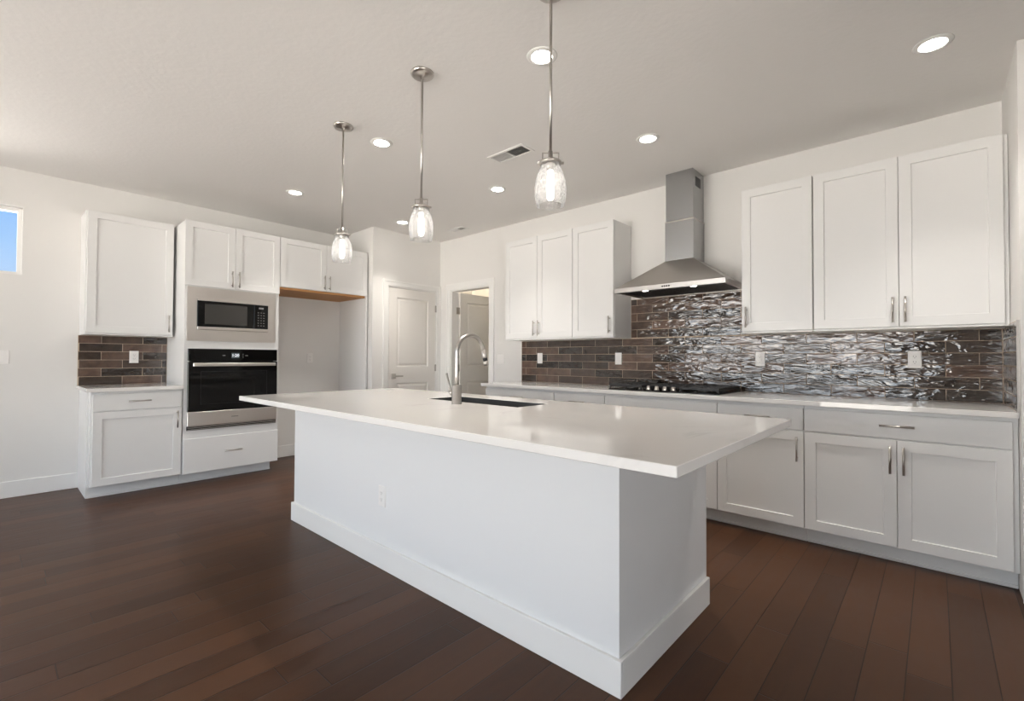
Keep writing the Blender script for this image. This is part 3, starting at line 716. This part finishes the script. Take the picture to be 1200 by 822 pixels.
# ------------------------------------------------------------------ outlets and switches
def plate(name, label, cat, loc, rotz, gangs, kinds):
    """kinds per gang: 'outlet', 'switch', 'blank'"""
    t = thing(name, label, cat, loc, rotz)
    w = .07 + .046 * (gangs - 1)
    obj('cover_plate', panel(NB(), -w / 2, w / 2, -.0575, .0575, -.0005, [(0, -.003), (.003, -.006)]), PLATE, t)
    for g, k in enumerate(kinds):
        cx = (g - (gangs - 1) / 2) * .046
        ins = obj('rocker_switch' if k == 'switch' else 'receptacle', bx(NB(), cx - .0165, cx + .0165, -.0085, -.0062, -.033, .033, .001), PLATE, t)
        if k == 'outlet':
            bm = NB()
            for zz in (-.018, .018):
                bx(bm, cx - .0075, cx - .0055, -.0090, -.0086, zz - .002, zz + .007); bx(bm, cx + .0055, cx + .0075, -.0090, -.0086, zz - .002, zz + .006); bx(bm, cx - .002, cx + .002, -.0090, -.0086, zz - .010, zz - .006)
            obj('slots', bm, SLOT, ins)
    return t
ty = YW - TT - .0012
plate('light_switch', 'white single switch in the tile nearest the doorway end of the counter', 'switch', (-3.253, ty, 1.176), 0, 1, ['switch'])
plate('light_switch', 'white single switch in the tile just left of the cooktop', 'switch', (-2.281, ty, 1.176), 0, 1, ['switch'])
plate('power_outlet', 'white single outlet in the tile just right of the cooktop', 'outlet', (-1.029, ty, 1.178), 0, 1, ['outlet'])
plate('power_outlet', 'white outlet plate in the tile at the right under the large upper cabinet', 'outlet', (-.101, ty, 1.178), 0, 1, ['outlet'])
plate('light_switch', 'faint white double switch on the plain wall beside the doorway', 'switch', (-3.86, YW, 1.165), 0, 2, ['switch', 'switch'])
plate('power_outlet', 'white outlet in the small left backsplash', 'outlet', (XL + TT + .0012, .916, 1.172), PI / 2, 1, ['outlet'])
plate('power_outlet', 'white outlet on the back wall of the refrigerator alcove', 'outlet', (XL, 2.627, 1.165), PI / 2, 1, ['outlet'])
plate('light_switch', 'white switch plate at the left edge below the high window', 'switch', (XL, .04, 1.165), PI / 2, 2, ['switch', 'switch'])
plate('power_outlet', 'white outlet on the long front face of the island', 'outlet', (-2.312, IY0, .398), 0, 1, ['outlet'])

# ------------------------------------------------------------------ ceiling: downlights, vents, pendants
spots = [((.003, 3.115), 'round recessed ceiling light at the upper right, nearest the right wall'),
         ((-1.509, 1.896), 'bright round recessed ceiling light just behind the nearest pendant rod'),
         ((-1.513, 3.116), 'round recessed ceiling light just left of the hood chimney'),
         ((-2.999, 1.888), 'round recessed ceiling light between the left and middle pendants'),
         ((-3.013, 3.129), 'round recessed ceiling light under the ceiling register'),
         ((-4.524, 1.917), 'round recessed ceiling light left of the farthest pendant'),
         ((-4.58, 3.17), 'small recessed ceiling light by the middle pendant shade, nearest the doors')]
rear_fill = [((-4.0, -1.9), 'added recessed fill light behind the photographer, leftmost'), ((-1.5, -1.9), 'added recessed fill light behind the photographer, second from the left'),
        ((1.0, -1.9), 'added recessed fill light behind the photographer, rightmost')]  # unseen downlights added as extra fill for the kitchen
first = None
for (x, y), lab in spots + rear_fill:
    if first is None:
        t = thing('recessed_light', lab, 'ceiling light', (x, y, ZC), 0, 'recessed ceiling lights')
        obj('trim_ring', lathe(NB(), [(.0545, -.001), (.0545, -.006), (.060, -.008), (.078, -.004), (.080, -.0005)], closed=True), TRIM, t)
        obj('lens', lathe(NB(), [(0, -.0045), (.054, -.0045), (.054, -.001), (0, -.001)]), LENS, t); first = t
    else:
        t = first.copy(); C.objects.link(t); t.location = (x, y, ZC); t['label'] = lab
        for ch in list(first.children): c_ = ch.copy(); C.objects.link(c_); c_.parent = t
    l = bpy.data.lights.new('downlight_beam', 'SPOT'); l.energy = DOWNLIGHT_W; l.color = (1, .95, .88); l.spot_size = math.radians(88); l.spot_blend = 1.0; l.shadow_soft_size = .06
    lo = bpy.data.objects.new('downlight_beam', l); lo.location = (x, y, ZC - .02); C.objects.link(lo)

def register(label, x0, x1, y0, y1, dark_from):
    t = thing('air_register', label, 'air vent', ((x0 + x1) / 2, (y0 + y1) / 2, ZC)); hx, hy = (x1 - x0) / 2, (y1 - y0) / 2
    obj('frame', grid(NB(), [-hx, -hx + .02, -.003, .003, hx - .02, hx], [-hy, -hy + .02, hy - .02, hy], lambda i, j: not (i in (1, 3) and j == 1), -.007, -.0005, mXY), TRIM, t)
    n = 9
    for side in (-1, 1):
        bm = NB(); xa, xb = (-hx + .02, -.003) if side < 0 else (.003, hx - .02)
        for k in range(n):
            xx = xa + (xb - xa) * (k + .5) / n; s = (xb - xa) / n * .75
            # louvres lean away on one half and toward the photographer on the other
            dx = -s / 2 * side
            v = [bm.verts.new(c) for c in ((xx - dx, -hy + .02, -.0055), (xx - dx, hy - .02, -.0055), (xx + dx, hy - .02, .010), (xx + dx, -hy + .02, .010))]
            v2 = [bm.verts.new((q.co.x + .001, q.co.y, q.co.z)) for q in v]
            bm.faces.new(v); bm.faces.new(v2[::-1])
            for q in range(4): bm.faces.new((v[q], v2[q], v2[(q + 1) % 4], v[(q + 1) % 4]))
        obj('louvers', bm, TRIM, t)
    obj('duct_throat', bx(NB(), -hx + .012, hx - .012, -hy + .012, hy - .012, -.0008, -.0004), BLACKP, t)
    return t
register('white rectangular ceiling air register with one dark half, left of the nearest pendant', -2.595, -2.238, 2.575, 2.730, 0)
register('faint white ceiling register near the far corner over the doors', -4.44, -4.18, 3.73, 3.85, 0)

pend = None
for x, y, zb, lab in ((-2.975, 1.577, 1.822, 'seeded glass pendant on a long nickel rod, farthest of three, by the alcove cabinet'),
                      (-2.095, 1.572, 1.822, 'seeded glass pendant on a long nickel rod, middle of the three over the island'),
                      (-1.207, 1.577, 1.832, 'seeded glass pendant on a long nickel rod, nearest and largest of the three')):
    if pend is None:
        t = thing('pendant_light', lab, 'pendant light', (x, y, ZC), 0, 'glass pendants over the island')
        g0 = 1.822 - ZC       # mouth of the glass, below the ceiling
        obj('canopy', lathe(NB(), [(0, -.001), (.064, -.001), (.064, -.006), (.060, -.014), (.045, -.021), (.012, -.024), (.009, -.036), (0, -.036)], seg=36), NICKEL, t)
        obj('rod', cyl(NB(), (0, 0, -.036), (0, 0, g0 + .232), .0062, 12), NICKEL, t)
        sk = obj('socket', lathe(NB(), [(0, g0 + .150), (.016, g0 + .150), (.018, g0 + .172), (.018, g0 + .196), (.010, g0 + .205), (.010, g0 + .232), (0, g0 + .232)], seg=20), NICKEL, t)
        obj('cap', lathe(NB(), [(0.0165, g0 + .180), (.044, g0 + .176), (.047, g0 + .178), (.047, g0 + .187), (.040, g0 + .191), (.0185, g0 + .1915)], seg=36, closed=True), NICKEL, t)
        bm = NB(); q = .0024
        for s in (-1, 1):
            bx(bm, s * .034 - q, s * .034 + q, -q, q, g0 + .1915, g0 + .223, .0005)
            cyl(bm, (s * .040, 0, g0 + .183), (s * .056, 0, g0 + .183), .0055, 10)
        bx(bm, -.034 - q, -.0105, -q, q, g0 + .223, g0 + .228, .0005); bx(bm, .0105, .034 + q, -q, q, g0 + .223, g0 + .228, .0005)
        br = obj('bracket', bm, NICKEL, t); br.rotation_euler = (0, 0, math.radians(42))
        pr = [(.040, .176), (.042, .165), (.046, .155), (.055, .135), (.063, .108), (.0675, .075), (.067, .045), (.063, .020), (.0585, .002), (.0590, 0)]
        inner = [(r - .0022, z) for r, z in pr[::-1]]
        obj('glass_shade', lathe(NB(), [(r, g0 + z) for r, z in pr] + [(r, g0 + z) for r, z in inner], seg=40, closed=True), SEEDED, t)
        obj('bulb', lathe(NB(), [(0, g0 + .022), (.010, g0 + .026), (.0155, g0 + .040), (.016, g0 + .10), (.013, g0 + .13), (.0115, g0 + .1495), (0, g0 + .1495)], seg=20), BULB, t)
        pend = t
    else:
        t = pend.copy(); C.objects.link(t); t.location = (x, y, ZC); t['label'] = lab
        for ch in list(pend.children): c_ = ch.copy(); C.objects.link(c_); c_.parent = t

# utility room ceiling lamp (gives the warm light seen above the open door)
t = thing('ceiling_lamp', 'domed ceiling lamp inside the utility room beyond the open door', 'ceiling light', (-4.9, 4.55, ZC))
obj('lens', lathe(NB(), [(0, -.11), (.07, -.10), (.12, -.07), (.145, -.03), (.15, -.001), (0, -.001)]), mat('warm_lens', (1, 1, 1), .5, emit=((1, .92, .82), 24)), t)
